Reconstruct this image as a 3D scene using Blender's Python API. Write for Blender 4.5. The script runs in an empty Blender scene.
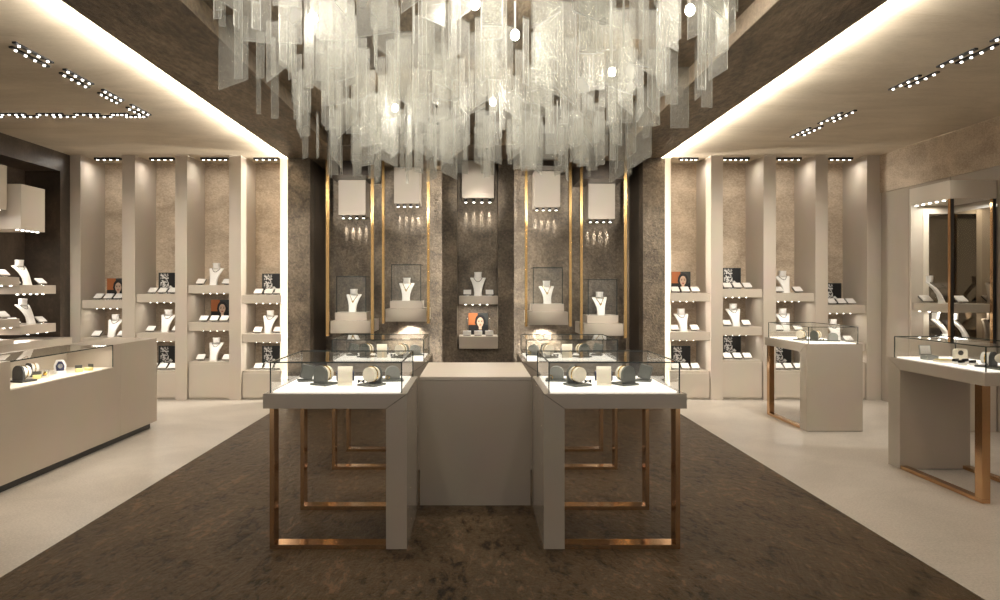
import bpy, bmesh, math, random
from mathutils import Vector, Matrix
R = math.radians
PI = math.pi
sc = bpy.context.scene
COL = sc.collection
EYE = 1.57
VX, VY, F = 474.5, 288.0, 700.0

def xa(px, Y): return (px - VX) / F * Y          # metres across at distance Y
def za(py, Y): return EYE + (VY - py) / F * Y    # metres up at distance Y

# ------------------------------------------------------------------ materials
def nmat(name):
    m = bpy.data.materials.new(name); m.use_nodes = True
    nt = m.node_tree
    return m, nt, nt.nodes['Principled BSDF'], nt.nodes['Material Output']

def plain(name, col, rough=.5, metal=0., spec=.5, coat=0., bump=0., bscale=60.):
    m, nt, b, out = nmat(name)
    b.inputs['Base Color'].default_value = (*col, 1)
    b.inputs['Roughness'].default_value = rough
    b.inputs['Metallic'].default_value = metal
    b.inputs['Specular IOR Level'].default_value = spec
    b.inputs['Coat Weight'].default_value = coat
    b.inputs['Coat Roughness'].default_value = .06
    # faint procedural variation so nothing is a dead flat tone
    tc = nt.nodes.new('ShaderNodeTexCoord')
    n = nt.nodes.new('ShaderNodeTexNoise'); n.inputs['Scale'].default_value = bscale; n.inputs['Detail'].default_value = 4
    nt.links.new(tc.outputs['Object'], n.inputs['Vector'])
    mx = nt.nodes.new('ShaderNodeMix'); mx.data_type = 'RGBA'; mx.blend_type = 'MULTIPLY'
    mx.inputs[0].default_value = .12
    mx.inputs[6].default_value = (*col, 1)
    nt.links.new(n.outputs['Color'], mx.inputs[7])
    nt.links.new(mx.outputs[2], b.inputs['Base Color'])
    if bump:
        bp = nt.nodes.new('ShaderNodeBump'); bp.inputs['Strength'].default_value = bump; bp.inputs['Distance'].default_value = .01
        nt.links.new(n.outputs['Fac'], bp.inputs['Height']); nt.links.new(bp.outputs[0], b.inputs['Normal'])
    return m

def stone(name, cols, scale=2.0, rough=.5, bump=.3, bdist=.02, stretch=(1, 1, 1), rot=(0, 0, 0), fine=28., finemix=.35, spec=.4):
    """mottled stone / plaster: large cloudy patches, fine grain, bump"""
    m, nt, b, out = nmat(name); L = nt.links.new
    tc = nt.nodes.new('ShaderNodeTexCoord'); mp = nt.nodes.new('ShaderNodeMapping')
    mp.inputs['Scale'].default_value = stretch; mp.inputs['Rotation'].default_value = rot
    L(tc.outputs['Object'], mp.inputs['Vector'])
    n1 = nt.nodes.new('ShaderNodeTexNoise'); n1.inputs['Scale'].default_value = scale; n1.inputs['Detail'].default_value = 8
    n1.inputs['Roughness'].default_value = .65; n1.inputs['Distortion'].default_value = .6
    L(mp.outputs[0], n1.inputs['Vector'])
    n2 = nt.nodes.new('ShaderNodeTexNoise'); n2.inputs['Scale'].default_value = fine; n2.inputs['Detail'].default_value = 6
    n2.inputs['Roughness'].default_value = .7
    L(mp.outputs[0], n2.inputs['Vector'])
    cr = nt.nodes.new('ShaderNodeValToRGB')
    e = cr.color_ramp.elements
    e[0].position = .3; e[0].color = (*cols[0], 1); e[1].position = .72; e[1].color = (*cols[-1], 1)
    for i, c in enumerate(cols[1:-1]):
        x = e.new(.3 + .42 * (i + 1) / (len(cols) - 1)); x.color = (*c, 1)
    ad = nt.nodes.new('ShaderNodeMath'); ad.operation = 'MULTIPLY_ADD'
    sb = nt.nodes.new('ShaderNodeMath'); sb.operation = 'SUBTRACT'; sb.inputs[1].default_value = .5
    L(n2.outputs['Fac'], sb.inputs[0]); L(sb.outputs[0], ad.inputs[0]); ad.inputs[1].default_value = finemix; L(n1.outputs['Fac'], ad.inputs[2])
    L(ad.outputs[0], cr.inputs[0]); L(cr.outputs[0], b.inputs['Base Color'])
    b.inputs['Roughness'].default_value = rough
    b.inputs['Specular IOR Level'].default_value = spec
    bp = nt.nodes.new('ShaderNodeBump'); bp.inputs['Strength'].default_value = bump; bp.inputs['Distance'].default_value = bdist
    L(ad.outputs[0], bp.inputs['Height']); L(bp.outputs[0], b.inputs['Normal'])
    return m

def emit(name, col, s):
    m = bpy.data.materials.new(name); m.use_nodes = True; nt = m.node_tree
    nt.nodes.remove(nt.nodes['Principled BSDF'])
    e = nt.nodes.new('ShaderNodeEmission'); e.inputs[0].default_value = (*col, 1); e.inputs[1].default_value = s
    nt.links.new(e.outputs[0], nt.nodes['Material Output'].inputs[0])
    m.cycles.emission_sampling = 'NONE'
    return m

def pane(name, tint, refl=.6, ior=1.5):
    """thin clear pane: see-through with a Fresnel reflection"""
    m = bpy.data.materials.new(name); m.use_nodes = True; nt = m.node_tree; L = nt.links.new
    nt.nodes.remove(nt.nodes['Principled BSDF'])
    t = nt.nodes.new('ShaderNodeBsdfTransparent'); t.inputs[0].default_value = (*tint, 1)
    g = nt.nodes.new('ShaderNodeBsdfGlossy'); g.inputs['Roughness'].default_value = .01
    g.inputs[0].default_value = (1, 1, 1, 1)
    fr = nt.nodes.new('ShaderNodeFresnel'); fr.inputs[0].default_value = ior
    mu = nt.nodes.new('ShaderNodeMath'); mu.operation = 'MULTIPLY'; mu.inputs[1].default_value = refl
    ge = nt.nodes.new('ShaderNodeNewGeometry'); fb = nt.nodes.new('ShaderNodeMath'); fb.operation = 'SUBTRACT'; fb.inputs[0].default_value = 1.
    L(ge.outputs['Backfacing'], fb.inputs[1]); fm = nt.nodes.new('ShaderNodeMath'); fm.operation = 'MULTIPLY'
    L(fr.outputs[0], fm.inputs[0]); L(fb.outputs[0], fm.inputs[1]); L(fm.outputs[0], mu.inputs[0])
    mx = nt.nodes.new('ShaderNodeMixShader'); L(mu.outputs[0], mx.inputs[0]); L(t.outputs[0], mx.inputs[1]); L(g.outputs[0], mx.inputs[2])
    L(mx.outputs[0], nt.nodes['Material Output'].inputs[0])
    return m

def frosted(name):
    m = bpy.data.materials.new(name); m.use_nodes = True; nt = m.node_tree; L = nt.links.new
    nt.nodes.remove(nt.nodes['Principled BSDF'])
    tr = nt.nodes.new('ShaderNodeBsdfTransparent'); tr.inputs[0].default_value = (.97, .97, .95, 1)
    tl = nt.nodes.new('ShaderNodeBsdfTranslucent'); tl.inputs[0].default_value = (.68, .68, .645, 1)
    df = nt.nodes.new('ShaderNodeBsdfDiffuse'); df.inputs[0].default_value = (.68, .68, .645, 1)
    gl = nt.nodes.new('ShaderNodeBsdfGlossy'); gl.inputs[1].default_value = .3; gl.inputs[0].default_value = (.8, .8, .78, 1)
    a = nt.nodes.new('ShaderNodeMixShader'); a.inputs[0].default_value = .5; L(tl.outputs[0], a.inputs[1]); L(df.outputs[0], a.inputs[2])
    fr = nt.nodes.new('ShaderNodeFresnel'); fr.inputs[0].default_value = 1.4
    g = nt.nodes.new('ShaderNodeMixShader'); L(fr.outputs[0], g.inputs[0]); L(a.outputs[0], g.inputs[1]); L(gl.outputs[0], g.inputs[2])
    # frosting a little uneven along each sheet
    tc = nt.nodes.new('ShaderNodeTexCoord'); n = nt.nodes.new('ShaderNodeTexNoise'); n.inputs['Scale'].default_value = 3.
    L(tc.outputs['Object'], n.inputs['Vector'])
    mr = nt.nodes.new('ShaderNodeMapRange'); mr.inputs[1].default_value = .3; mr.inputs[2].default_value = .7
    mr.inputs[3].default_value = FROST[0]; mr.inputs[4].default_value = FROST[1]; L(n.outputs[0], mr.inputs[0])
    o = nt.nodes.new('ShaderNodeMixShader'); L(mr.outputs[0], o.inputs[0]); L(tr.outputs[0], o.inputs[1]); L(g.outputs[0], o.inputs[2])
    L(o.outputs[0], nt.nodes['Material Output'].inputs[0])
    return m
FROST = (.15, .34)

M = {}
M['lacquer'] = plain('taupe_lacquer', (.53, .465, .39), .32, spec=.35, bscale=3.)
M['gloss'] = plain('taupe_gloss_lacquer', (.40, .345, .285), .16, spec=.45, bscale=3.)
M['counter'] = plain('taupe_counter_lacquer', (.45, .385, .31), .28, spec=.4, bscale=3.)
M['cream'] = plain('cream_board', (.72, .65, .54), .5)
M['plaster'] = stone('tan_plaster', [(.33, .26, .185), (.49, .395, .295), (.65, .54, .41)], 1.6, .7, .5, .012, stretch=(1, 1, 1.6), fine=38., finemix=.8)
M['ceiling'] = stone('tan_ceiling_plaster', [(.42, .355, .265), (.52, .445, .34), (.61, .53, .41)], 1.1, .75, .25, .01, stretch=(.6, 1.6, 1), fine=30.)
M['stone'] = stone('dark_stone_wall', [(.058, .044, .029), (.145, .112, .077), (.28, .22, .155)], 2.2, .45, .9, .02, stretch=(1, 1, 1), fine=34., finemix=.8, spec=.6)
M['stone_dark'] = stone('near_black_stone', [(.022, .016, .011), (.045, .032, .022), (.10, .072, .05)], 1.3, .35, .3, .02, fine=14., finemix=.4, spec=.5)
M['slate'] = stone('brown_slate_ceiling', [(.08, .057, .034), (.18, .135, .085), (.32, .245, .16)], 1.2, .5, .9, .03, stretch=(1.8, .6, 1), rot=(0, 0, .6), fine=15., finemix=.9)
M['darkfloor'] = stone('brown_slate_floor', [(.014, .009, .005), (.072, .044, .022), (.058, .043, .025), (.135, .078, .044)], 2.2, .34, .8, .014, stretch=(2.0, .8, 1), rot=(0, 0, .5), fine=11., finemix=1.4, spec=.08)
M['lightfloor'] = stone('pale_speckled_stone_floor', [(.42, .375, .325), (.50, .45, .39), (.57, .515, .45)], 1.4, .3, .06, .003, fine=70., finemix=1.7, spec=.4)
M['bronze'] = plain('polished_bronze', (.62, .38, .20), .16, 1., bscale=8.)
M['brass'] = plain('brushed_brass', (.62, .40, .17), .24, 1., bscale=8.)
M['black'] = plain('black_metal', (.012, .012, .012), .35)
M['fixture'] = plain('dark_fixture_metal', (.03, .03, .032), .35, .6)
M['white'] = plain('white_leatherette', (.82, .79, .75), .45)
M['offwhite'] = plain('cream_leatherette', (.85, .78, .64), .45)
M['grey'] = plain('grey_green_leatherette', (.105, .11, .095), .5)
M['midgrey'] = plain('pale_grey_leatherette', (.28, .285, .26), .5)
M['charcoal'] = plain('charcoal_leatherette', (.045, .043, .04), .5)
M['navy'] = plain('navy_strap', (.012, .015, .06), .35)
M['gold'] = plain('yellow_gold', (.83, .60, .22), .2, 1.)
M['yellow'] = plain('pale_yellow_velvet', (.80, .68, .28), .6)
M['silver'] = plain('silver', (.75, .74, .72), .2, 1.)
M['chain'] = plain('dull_bead_chain', (.13, .12, .08), .35, .4)
M['darkglass'] = plain('dark_mirror_panel', (.30, .25, .19), .03, 1., bscale=2.)
M['glass'] = pane('clear_glass', (.985, .99, .985), refl=.8)
M['edge'] = plain('dark_glass_edge', (.03, .04, .035), .2)
M['frost'] = frosted('frosted_glass')
FROST = (.6, .75)
M['frost_edge'] = frosted('polished_sheet_edge')
M['spot'] = emit('warm_white_lens', (1, .95, .86), 7)
M['bulb'] = emit('glowing_bulb', (1, .93, .78), 60)
# display bed inside the glass cases, with a glow added to whiten it
m, nt, b, out = nmat('display_bed_added_glow'); b.inputs['Base Color'].default_value = (.85, .8, .74, 1)
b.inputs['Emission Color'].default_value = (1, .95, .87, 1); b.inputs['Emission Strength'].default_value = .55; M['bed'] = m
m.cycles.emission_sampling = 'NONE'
M['orange'] = plain('print_orange', (.42, .13, .035), .5)
M['ink'] = plain('print_black', (.008, .008, .009), .4)
M['skin'] = plain('print_skin', (.62, .43, .31), .5)
M['lips'] = plain('print_red', (.33, .06, .05), .5)
M['greypr'] = plain('print_dark_grey', (.035, .038, .036), .4)
def bwprint():
    m, nt, b, out = nmat('black_and_white_print'); L = nt.links.new
    tc = nt.nodes.new('ShaderNodeTexCoord'); v = nt.nodes.new('ShaderNodeTexNoise'); v.inputs['Scale'].default_value = 26.; v.inputs['Detail'].default_value = 3; v.inputs['Distortion'].default_value = 1.5
    L(tc.outputs['Object'], v.inputs['Vector'])
    cr = nt.nodes.new('ShaderNodeValToRGB'); cr.color_ramp.elements[0].position = .47; cr.color_ramp.elements[0].color = (.02, .02, .02, 1)
    cr.color_ramp.elements[1].position = .54; cr.color_ramp.elements[1].color = (.75, .74, .72, 1)
    L(v.outputs['Fac'], cr.inputs[0]); L(cr.outputs[0], b.inputs['Base Color'])
    return m
M['bw'] = bwprint()

# ------------------------------------------------------------------ mesh helpers
def wloc(o):
    v = Vector((0, 0, 0))
    while o is not None:
        v += o.location; o = o.parent
    return v

class MB:
    def __init__(s): s.bm = bmesh.new()
    def box(s, x0, x1, y0, y1, z0, z1, bev=0., mat=None):
        r = bmesh.ops.create_cube(s.bm, size=1.)
        vs = r['verts']
        for v in vs:
            v.co = Vector(((x0 + x1) / 2 + v.co.x * (x1 - x0), (y0 + y1) / 2 + v.co.y * (y1 - y0), (z0 + z1) / 2 + v.co.z * (z1 - z0)))
        if mat is not None:
            for v in vs: v.co = mat @ v.co
        if bev:
            es = list({e for v in vs for e in v.link_edges})
            bmesh.ops.bevel(s.bm, geom=es, offset=bev, segments=2, affect='EDGES', profile=.6)
        return s
    def cyl(s, p0, p1, r0, r1=None, n=16, cap=True):
        p0, p1 = Vector(p0), Vector(p1); r1 = r0 if r1 is None else r1
        d = (p1 - p0); q = d.to_track_quat('Z', 'Y')
        a, b = [], []
        for i in range(n):
            c = Vector((math.cos(2 * PI * i / n), math.sin(2 * PI * i / n), 0))
            a.append(s.bm.verts.new(p0 + q @ (c * r0))); b.append(s.bm.verts.new(p1 + q @ (c * r1)))
        for i in range(n):
            s.bm.faces.new((a[i], a[(i + 1) % n], b[(i + 1) % n], b[i]))
        if cap:
            s.bm.faces.new(a[::-1]); s.bm.faces.new(b)
        return s
    def tube(s, pts, r, n=8, closed=False):
        pts = [Vector(p) for p in pts]; rings = []
        for i, p in enumerate(pts):
            if closed: d = pts[(i + 1) % len(pts)] - pts[i - 1]
            else: d = pts[min(i + 1, len(pts) - 1)] - pts[max(i - 1, 0)]
            q = d.to_track_quat('Z', 'Y')
            rings.append([s.bm.verts.new(p + q @ Vector((math.cos(2 * PI * k / n) * r, math.sin(2 * PI * k / n) * r, 0))) for k in range(n)])
        m = len(rings)
        for i in range(m if closed else m - 1):
            A, B = rings[i], rings[(i + 1) % m]
            for k in range(n):
                s.bm.faces.new((A[k], A[(k + 1) % n], B[(k + 1) % n], B[k]))
        if not closed:
            s.bm.faces.new(rings[0][::-1]); s.bm.faces.new(rings[-1])
        return s
    def prism(s, poly, a, b, axis='y', mat=None):
        """extrude a 2-D outline: axis y -> poly is (x,z); axis x -> (y,z); axis z -> (x,y)"""
        def mk(u, v, w):
            p = Vector({'y': (u, w, v), 'x': (w, u, v), 'z': (u, v, w)}[axis])
            return mat @ p if mat is not None else p
        A = [s.bm.verts.new(mk(u, v, a)) for u, v in poly]; B = [s.bm.verts.new(mk(u, v, b)) for u, v in poly]
        n = len(poly)
        for i in range(n): s.bm.faces.new((A[i], A[(i + 1) % n], B[(i + 1) % n], B[i]))
        s.bm.faces.new(A[::-1]); s.bm.faces.new(B)
        return s
    def loft(s, rings):
        R_ = [[s.bm.verts.new(Vector(p)) for p in r] for r in rings]; n = len(R_[0])
        for A, B in zip(R_, R_[1:]):
            for k in range(n): s.bm.faces.new((A[k], A[(k + 1) % n], B[(k + 1) % n], B[k]))
        s.bm.faces.new(R_[0][::-1]); s.bm.faces.new(R_[-1])
        return s
    def ball(s, c, r, sz=(1, 1, 1), u=16, v=10):
        m = Matrix.Translation(c) @ Matrix.Diagonal((r * sz[0], r * sz[1], r * sz[2], 1))
        bmesh.ops.create_uvsphere(s.bm, u_segments=u, v_segments=v, radius=1., matrix=m)
        return s
    def build(s, name, mat, parent=None, smooth=False, bev=0.):
        off = wloc(parent) if parent is not None else Vector((0, 0, 0))
        bmesh.ops.recalc_face_normals(s.bm, faces=s.bm.faces)
        for v in s.bm.verts: v.co -= off
        me = bpy.data.meshes.new(name)
        if smooth:
            for f in s.bm.faces: f.smooth = True
        s.bm.to_mesh(me); s.bm.free()
        if smooth: me.set_sharp_from_angle(angle=R(40))
        me.materials.append(mat)
        o = bpy.data.objects.new(name, me); COL.objects.link(o)
        if parent is not None: o.parent = parent
        return o

def recenter(o):
    """move a one-mesh thing's origin to the middle of its underside"""
    vs = [v.co for v in o.data.vertices]
    c = Vector(((min(v.x for v in vs) + max(v.x for v in vs)) / 2, (min(v.y for v in vs) + max(v.y for v in vs)) / 2, min(v.z for v in vs)))
    for v in o.data.vertices: v.co -= c
    o.location = c
    return o

def tag(o, label=None, cat=None, group=None, kind=None):
    if label: o['label'] = label
    if cat: o['category'] = cat
    if group: o['group'] = group
    if kind: o['kind'] = kind
    return o
def thing(name, label, cat, loc=(0, 0, 0), group=None):
    o = bpy.data.objects.new(name, None); COL.objects.link(o); o.location = loc; o.empty_display_size = .05
    return tag(o, label, cat, group)
def struct(name, mb, mat, **k):
    return tag(mb.build(name, mat, **k), kind='structure')
def kids(o): return [c for c in bpy.data.objects if c.parent == o]
def dup(root, loc, rz=0., label=None, group=None, s=1.):
    r = root.copy(); COL.objects.link(r); r.location = loc; r.rotation_euler = (0, 0, rz); r.scale = (s, s, s)
    if label: r['label'] = label
    if group: r['group'] = group
    for ch in KIDS[root.name]:
        c = ch.copy(); COL.objects.link(c); c.parent = r
        for g in KIDS.get(ch.name, []):
            d = g.copy(); COL.objects.link(d); d.parent = c
    return r
KIDS = {}
def register(root):
    KIDS[root.name] = kids(root)
    for c in KIDS[root.name]: KIDS[c.name] = kids(c)
    return root
USED = set()
def place(proto, loc, rz=0., label=None, group=None, s=1.):
    loc = (loc[0], loc[1], loc[2] + .0015)
    """the first call moves the prototype itself, later ones copy it"""
    if proto.name in USED: return dup(proto, loc, rz, label, group, s)
    USED.add(proto.name)
    proto.location = loc; proto.rotation_euler = (0, 0, rz); proto.scale = (s, s, s)
    if label: proto['label'] = label
    if group: proto['group'] = group
    return proto

def light(kind, name, loc, power, col=(1, .94, .85), rot=(0, 0, 0), **k):
    d = bpy.data.lights.new(name, kind); d.energy = power; d.color = col
    for a, v in k.items(): setattr(d, a, v)
    o = bpy.data.objects.new(name, d); COL.objects.link(o); o.location = loc; o.rotation_euler = rot
    return o
def aim(o, target):
    o.rotation_euler = (Vector(target) - o.location).to_track_quat('-Z', 'Y').to_euler()

# ------------------------------------------------------------------ room shell
FRONT = 9.81          # front plane of the pilasters
BACK = 10.46          # textured back of the alcoves
HC = 3.43             # side ceilings
HS = 3.353            # underside of the dropped dark ceiling
XD = 2.565            # half width of the dark floor / ceiling band
Y0 = -1.5
struct('floor', MB().box(-6.4, 6.4, Y0, 10.9, -.12, 0), M['lightfloor'])
struct('floor_inlay', MB().box(-XD, XD, Y0, 10.7, 0, .004), M['darkfloor'])
struct('ceiling', MB().box(-6.4, -XD + .35, Y0, 10.9, HC, HC + .12).box(XD - .35, 6.4, Y0, 10.9, HC, HC + .12), M['ceiling'])
# dropped dark ceiling with its raised coffer
CX0, CX1, CY0, CY1, CZ = -1.83, 1.89, 2.4, 8.75, 3.50
d = MB()
for b_ in ((-XD, CX0, Y0, 10.7), (CX1, XD, Y0, 10.7), (CX0, CX1, Y0, CY0), (CX0, CX1, CY1, 10.7)):
    d.box(b_[0], b_[1], b_[2], b_[3], HS, HS + .02)
d.box(-XD + .16, CX0, Y0, 10.7, HS + .02, HC + .1).box(CX1, XD - .16, Y0, 10.7, HS + .02, HC + .1)
d.box(CX0, CX1, CY1, 10.7, HS + .02, HC + .1).box(CX0, CX1, Y0, CY0, HS + .02, HC + .1)
d.box(-XD, -XD + .01, Y0, 10.7, HS + .02, HS + .053).box(XD - .01, XD, Y0, 10.7, HS + .02, HS + .053)  # unseen lips, added to keep the cove light off the side walls
struct('ceiling_dropped', d, M['slate'])
struct('ceiling_coffer', MB().box(-2.3, 2.3, CY0 - .1, CY1 + .1, CZ, CZ + .06), M['slate'])
t = MB()
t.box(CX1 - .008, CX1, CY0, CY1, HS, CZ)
struct('trim_coffer', t, M['plaster'])  # paler than the other coffer faces: its light is put into the colour
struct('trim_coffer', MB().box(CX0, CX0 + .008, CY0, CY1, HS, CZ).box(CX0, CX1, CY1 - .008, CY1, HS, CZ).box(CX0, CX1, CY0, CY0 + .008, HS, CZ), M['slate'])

# side and back walls
w = MB().box(-5.87, -5.67, Y0, 10.9, 3.17, HC).box(-6.4, -6.15, Y0, 10.9, 0, HC).box(-6.15, -5.67, 9.58, 10.9, 0, 3.17).box(-6.15, -5.67, Y0, 6.4, 0, 3.17)
w.box(-6.15, -5.87, 6.4, 9.58, 3.17, HC)
struct('wall_left', w, M['stone_dark'])
w = MB().box(5.68, 5.9, Y0, 10.9, 2.90, HC)
struct('wall_right', w, M['plaster'])
w = MB().box(5.70, 5.9, Y0, 10.9, 0, 2.90)
w.box(5.69, 5.70, 9.17, 9.78, .0, 2.895).box(5.69, 5.70, 8.38, 9.16, .0, 2.895)
struct('wall_right_panelling', w, M['gloss'])
struct('wall_back', MB().box(-6.2, -2.3, BACK, BACK + .2, 0, HC).box(2.3, 6.2, BACK, BACK + .2, 0, HC), M['plaster'])

# pilasters between the alcoves
k = FRONT
PL = [(70, 80.5), (122, 135), (175, 187), (229, 241)]
PR = [(711, 723), (763.5, 776), (815.5, 828), (867, 880)]
n = 1
for a, b in PL + PR:
    x0, x1 = xa(a, k), xa(b, k)
    if a == 70: x0 = -5.67
    if b == 880: x1 = 5.70
    struct('trim_%d' % n, MB().box(x0, x1, FRONT, BACK, 0, HC, bev=.003), M['lacquer']); n += 1
# cream boards lit by the cove behind the central portal
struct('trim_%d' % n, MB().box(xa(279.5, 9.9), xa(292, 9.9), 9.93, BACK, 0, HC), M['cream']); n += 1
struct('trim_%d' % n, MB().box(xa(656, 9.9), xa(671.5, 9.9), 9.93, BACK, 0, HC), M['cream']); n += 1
# central stone portal: two outer piers, the recess, the central pier with its niche
YR = 10.63
YP = 9.6
struct('wall_portal_recess', MB().box(-2.4, 2.4, YR, YR + .15, 0, HS), M['stone'])
struct('wall_portal_pier', MB().box(xa(287.5, YP), xa(310, YP), YP, YP + .22, 0, HS), M['stone'])
struct('wall_portal_return', MB().box(xa(303, YP), xa(310, YP) - .001, YP + .22, YR, 0, HS), M['stone_dark'])  # near-black stone puts the shade of the recess side into its colour
struct('wall_portal_pier', MB().box(xa(643, YP), xa(665, YP), YP, YP + .22, 0, HS), M['stone'])
struct('wall_portal_return', MB().box(xa(643, YP) + .001, xa(650, YP), YP + .22, YR, 0, HS), M['stone_dark'])  # shade of this recess side also put into the stone colour
NY = 9.70
nx0, nx1, px0, px1 = xa(457, NY), xa(498, NY), xa(442, NY), xa(514, NY)
nzb = za(348.5, NY)
w = MB().box(px0, nx0, NY, 10.2, 0, HS).box(nx1, px1, NY, 10.2, 0, HS).box(nx0, nx1, NY, 10.2, 0, nzb).box(nx0, nx1, 10.06, 10.2, nzb, HS)
struct('wall_centre_pier', w, M['stone'])

# ------------------------------------------------------------------ small prototypes
def spot_lens(mb, x, y, z, r=.013):
    r *= .8
    mb.cyl((x, y, z - .009), (x, y, z), r, r * 1.1, n=10)

BUST = [(0, .112, .075, 0), (.03, .104, .062, .003), (.09, .114, .05, .022), (.15, .146, .046, .056), (.20, .184, .044, .096), (.232, .214, .038, .128),
        (.244, .208, .032, .140), (.238, .15, .044, .128), (.241, .110, .06, .122), (.262, .096, .068, .120), (.29, .096, .07, .118), (.318, .106, .07, .118)]
def bint(z):
    pr = BUST[:6]
    for a, b in zip(pr, pr[1:]):
        if a[0] <= z <= b[0]:
            f = (z - a[0]) / (b[0] - a[0]); return [a[i] + (b[i] - a[i]) * f for i in range(4)]
    return list(pr[-1])
def make_bust(pendant):
    root = thing('necklace_bust', '', 'jewelry display')
    rings = []
    for z, w_, t_, c in BUST:
        r = []
        for i in range(28):
            a = 2 * PI * i / 28; ca, sa = math.cos(a), math.sin(a)
            e = .62
            r.append((math.copysign(abs(ca) ** e, ca) * w_ / 2, c + math.copysign(abs(sa) ** e, sa) * t_ / 2, z))
        rings.append(r)
    MB().loft(rings).build('bust_form', M['white'], root, smooth=True)
    pts = []
    N = 18
    depth = .10 if pendant else .055
    for i in range(N + 1):
        s = -1 + 2 * i / N
        x = .058 * s
        z = .243 - depth * ((1 - abs(s) ** 1.15) if pendant else (1 - s * s))
        _, w_, t_, c = bint(min(z, .231))
        y = c - t_ / 2 * (max(0, 1 - (2 * abs(x) / w_) ** 3.2)) ** .31 - .004
        pts.append((x, y, z))
    nk = MB().tube(pts, .0042 if not pendant else .0046, 6).build('necklace', M['gold'] if pendant else M['chain'], root, smooth=True)
    if pendant:
        p = pts[N // 2]
        MB().prism([(-.02, .014), (.02, .014), (.0, -.024)], p[1] - .006, p[1] + .002, 'y', Matrix.Translation((0, 0, p[2]))).build('pendant', M['gold'], nk)
    return register(root)
BUSTP = make_bust(False)
BUSTG = make_bust(True)

def make_pad():
    root = thing('jewelry_pad', '', 'jewelry display')
    tilt = Matrix.Translation((0, 0, .048)) @ Matrix.Rotation(R(33), 4, 'X')
    MB().box(-.056, .056, -.055, .055, 0, .014, bev=.004, mat=tilt).build('cushion', M['white'], root, smooth=True)
    MB().box(-.061, .061, -.053, .062, -.010, 0, mat=tilt).build('backing', M['charcoal'], root)
    MB().box(-.02, .02, -.018, .022, .006, .045).box(-.034, .034, -.03, .034, 0, .007).build('stem', M['silver'], root)
    return register(root)
PAD = make_pad()

def make_portrait():
    root = thing('portrait_print', '', 'picture')
    w_, h = .28, .31
    MB().box(-w_ / 2, w_ / 2, 0, .012, 0, h).build('backing', M['ink'], root)
    MB().box(-w_ / 2, -.01, -.002, 0, h * .45, h).build('orange_ground', M['orange'], root)
    MB().box(-.01, w_ / 2, -.002, 0, h * .45, h).build('dark_ground', M['greypr'], root)
    MB().box(-w_ / 2, w_ / 2, -.0015, 0, 0, h * .45).build('dark_clothing', M['ink'], root)
    cx, cz = .028, .175
    hair = [(cx + .074 * math.cos(a) * (1 if math.sin(a) > 0 else 1.1), cz + .02 + (.092 if math.sin(a) > 0 else .10) * math.sin(a)) for a in [2 * PI * i / 28 for i in range(28)]]
    MB().prism(hair, -.004, -.002, 'y').build('hair', M['ink'], root)
    fc = [(cx + .047 * math.cos(a) * (1 - .18 * max(0, -math.sin(a))), cz + .072 * math.sin(a)) for a in [2 * PI * i / 28 for i in range(28)]]
    f = MB().prism(fc + [], -.006, -.004, 'y').build('face', M['skin'], root)
    MB().box(cx - .02, cx + .02, -.0055, -.004, .075, .115).build('neck', M['skin'], root)
    e = MB()
    for sx in (-1, 1):
        e.prism([(cx + sx * .021 + .013 * math.cos(a), cz + .012 + .006 * math.sin(a)) for a in [2 * PI * i / 12 for i in range(12)]], -.0075, -.006, 'y')
        e.box(cx + sx * .021 - .015, cx + sx * .021 + .015, -.0075, -.006, cz + .026, cz + .030)
    e.box(cx - .006, cx + .006, -.007, -.006, cz - .016, cz - .013)
    e.build('eyes', M['ink'], f)
    MB().prism([(cx + .017 * math.cos(a), cz - .036 + .008 * math.sin(a)) for a in [2 * PI * i / 12 for i in range(12)]], -.0075, -.006, 'y').build('lips', M['lips'], f)
    return register(root)
PORTRAIT = make_portrait()
def make_bw():
    root = thing('monochrome_print', '', 'picture')
    w_, h = .28, .31
    MB().box(-w_ / 2, w_ / 2, 0, .012, 0, h).build('backing', M['greypr'], root)
    MB().box(-w_ / 2 + .03, .012, -.002, 0, .0, h - .012).build('patterned_half', M['bw'], root)
    MB().box(.012, w_ / 2 - .012, -.002, 0, 0, h - .008).build('black_half', M['ink'], root)
    MB().prism([(.03 + .05 * math.cos(a), .06 + .06 * math.sin(a)) for a in [2 * PI * i / 20 for i in range(20)]], -.004, -.002, 'y').build('pale_hand', M['bw'], root)
    return register(root)
BW = make_bw()

# ------------------------------------------------------------------ wall alcoves
def alcove_light(x0, x1, y, z, p):
    light('AREA', 'shelf_light', ((x0 + x1) / 2, y, z), p, shape='RECTANGLE', size=(x1 - x0) * .8, size_y=.06)

def shelf(x0, x1, top, label, group, spots, thick=.118, y0=9.845, y1=10.455):
    root = thing('display_shelf', label, 'shelf', ((x0 + x1) / 2, (y0 + y1) / 2, top - thick), group)
    MB().box(x0, x1, y0, y1, top - thick, top, bev=.003).build('shelf_board', M['lacquer'], root)
    for px in spots:
        l = MB(); spot_lens(l, xa(px, y0 + .07), y0 + .07, top - thick, .0075); l.build('spotlight', M['spot'], root)
    alcove_light(x0, x1, y0 + .16, top - thick - .015, SHELF_W)
    return root
SHELF_W = .75
ORD = ['outer', 'middle', 'portal-side']
GP = 'white jewellery pads on the wall alcove shelves'
GB = 'white necklace busts in the wall alcoves'
GS = 'taupe shelves in the wall alcoves'
GC = 'taupe base cabinets in the wall alcoves'
def pads(pxs, Y, z, where, side, rz=0, flank=False):
    n_ = len(pxs)
    for i, px in enumerate(pxs):
        j = i if side == 'L' else n_ - 1 - i
        if flank: lab = '%s white pad of two flanking the bust, %s' % (['outer', 'portal-side'][j], where)
        else: lab = '%s of three white jewellery pads, %s' % (ORD[j], where)
        place(PAD, (xa(px, Y), Y, z), rz, lab, GP)

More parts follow.
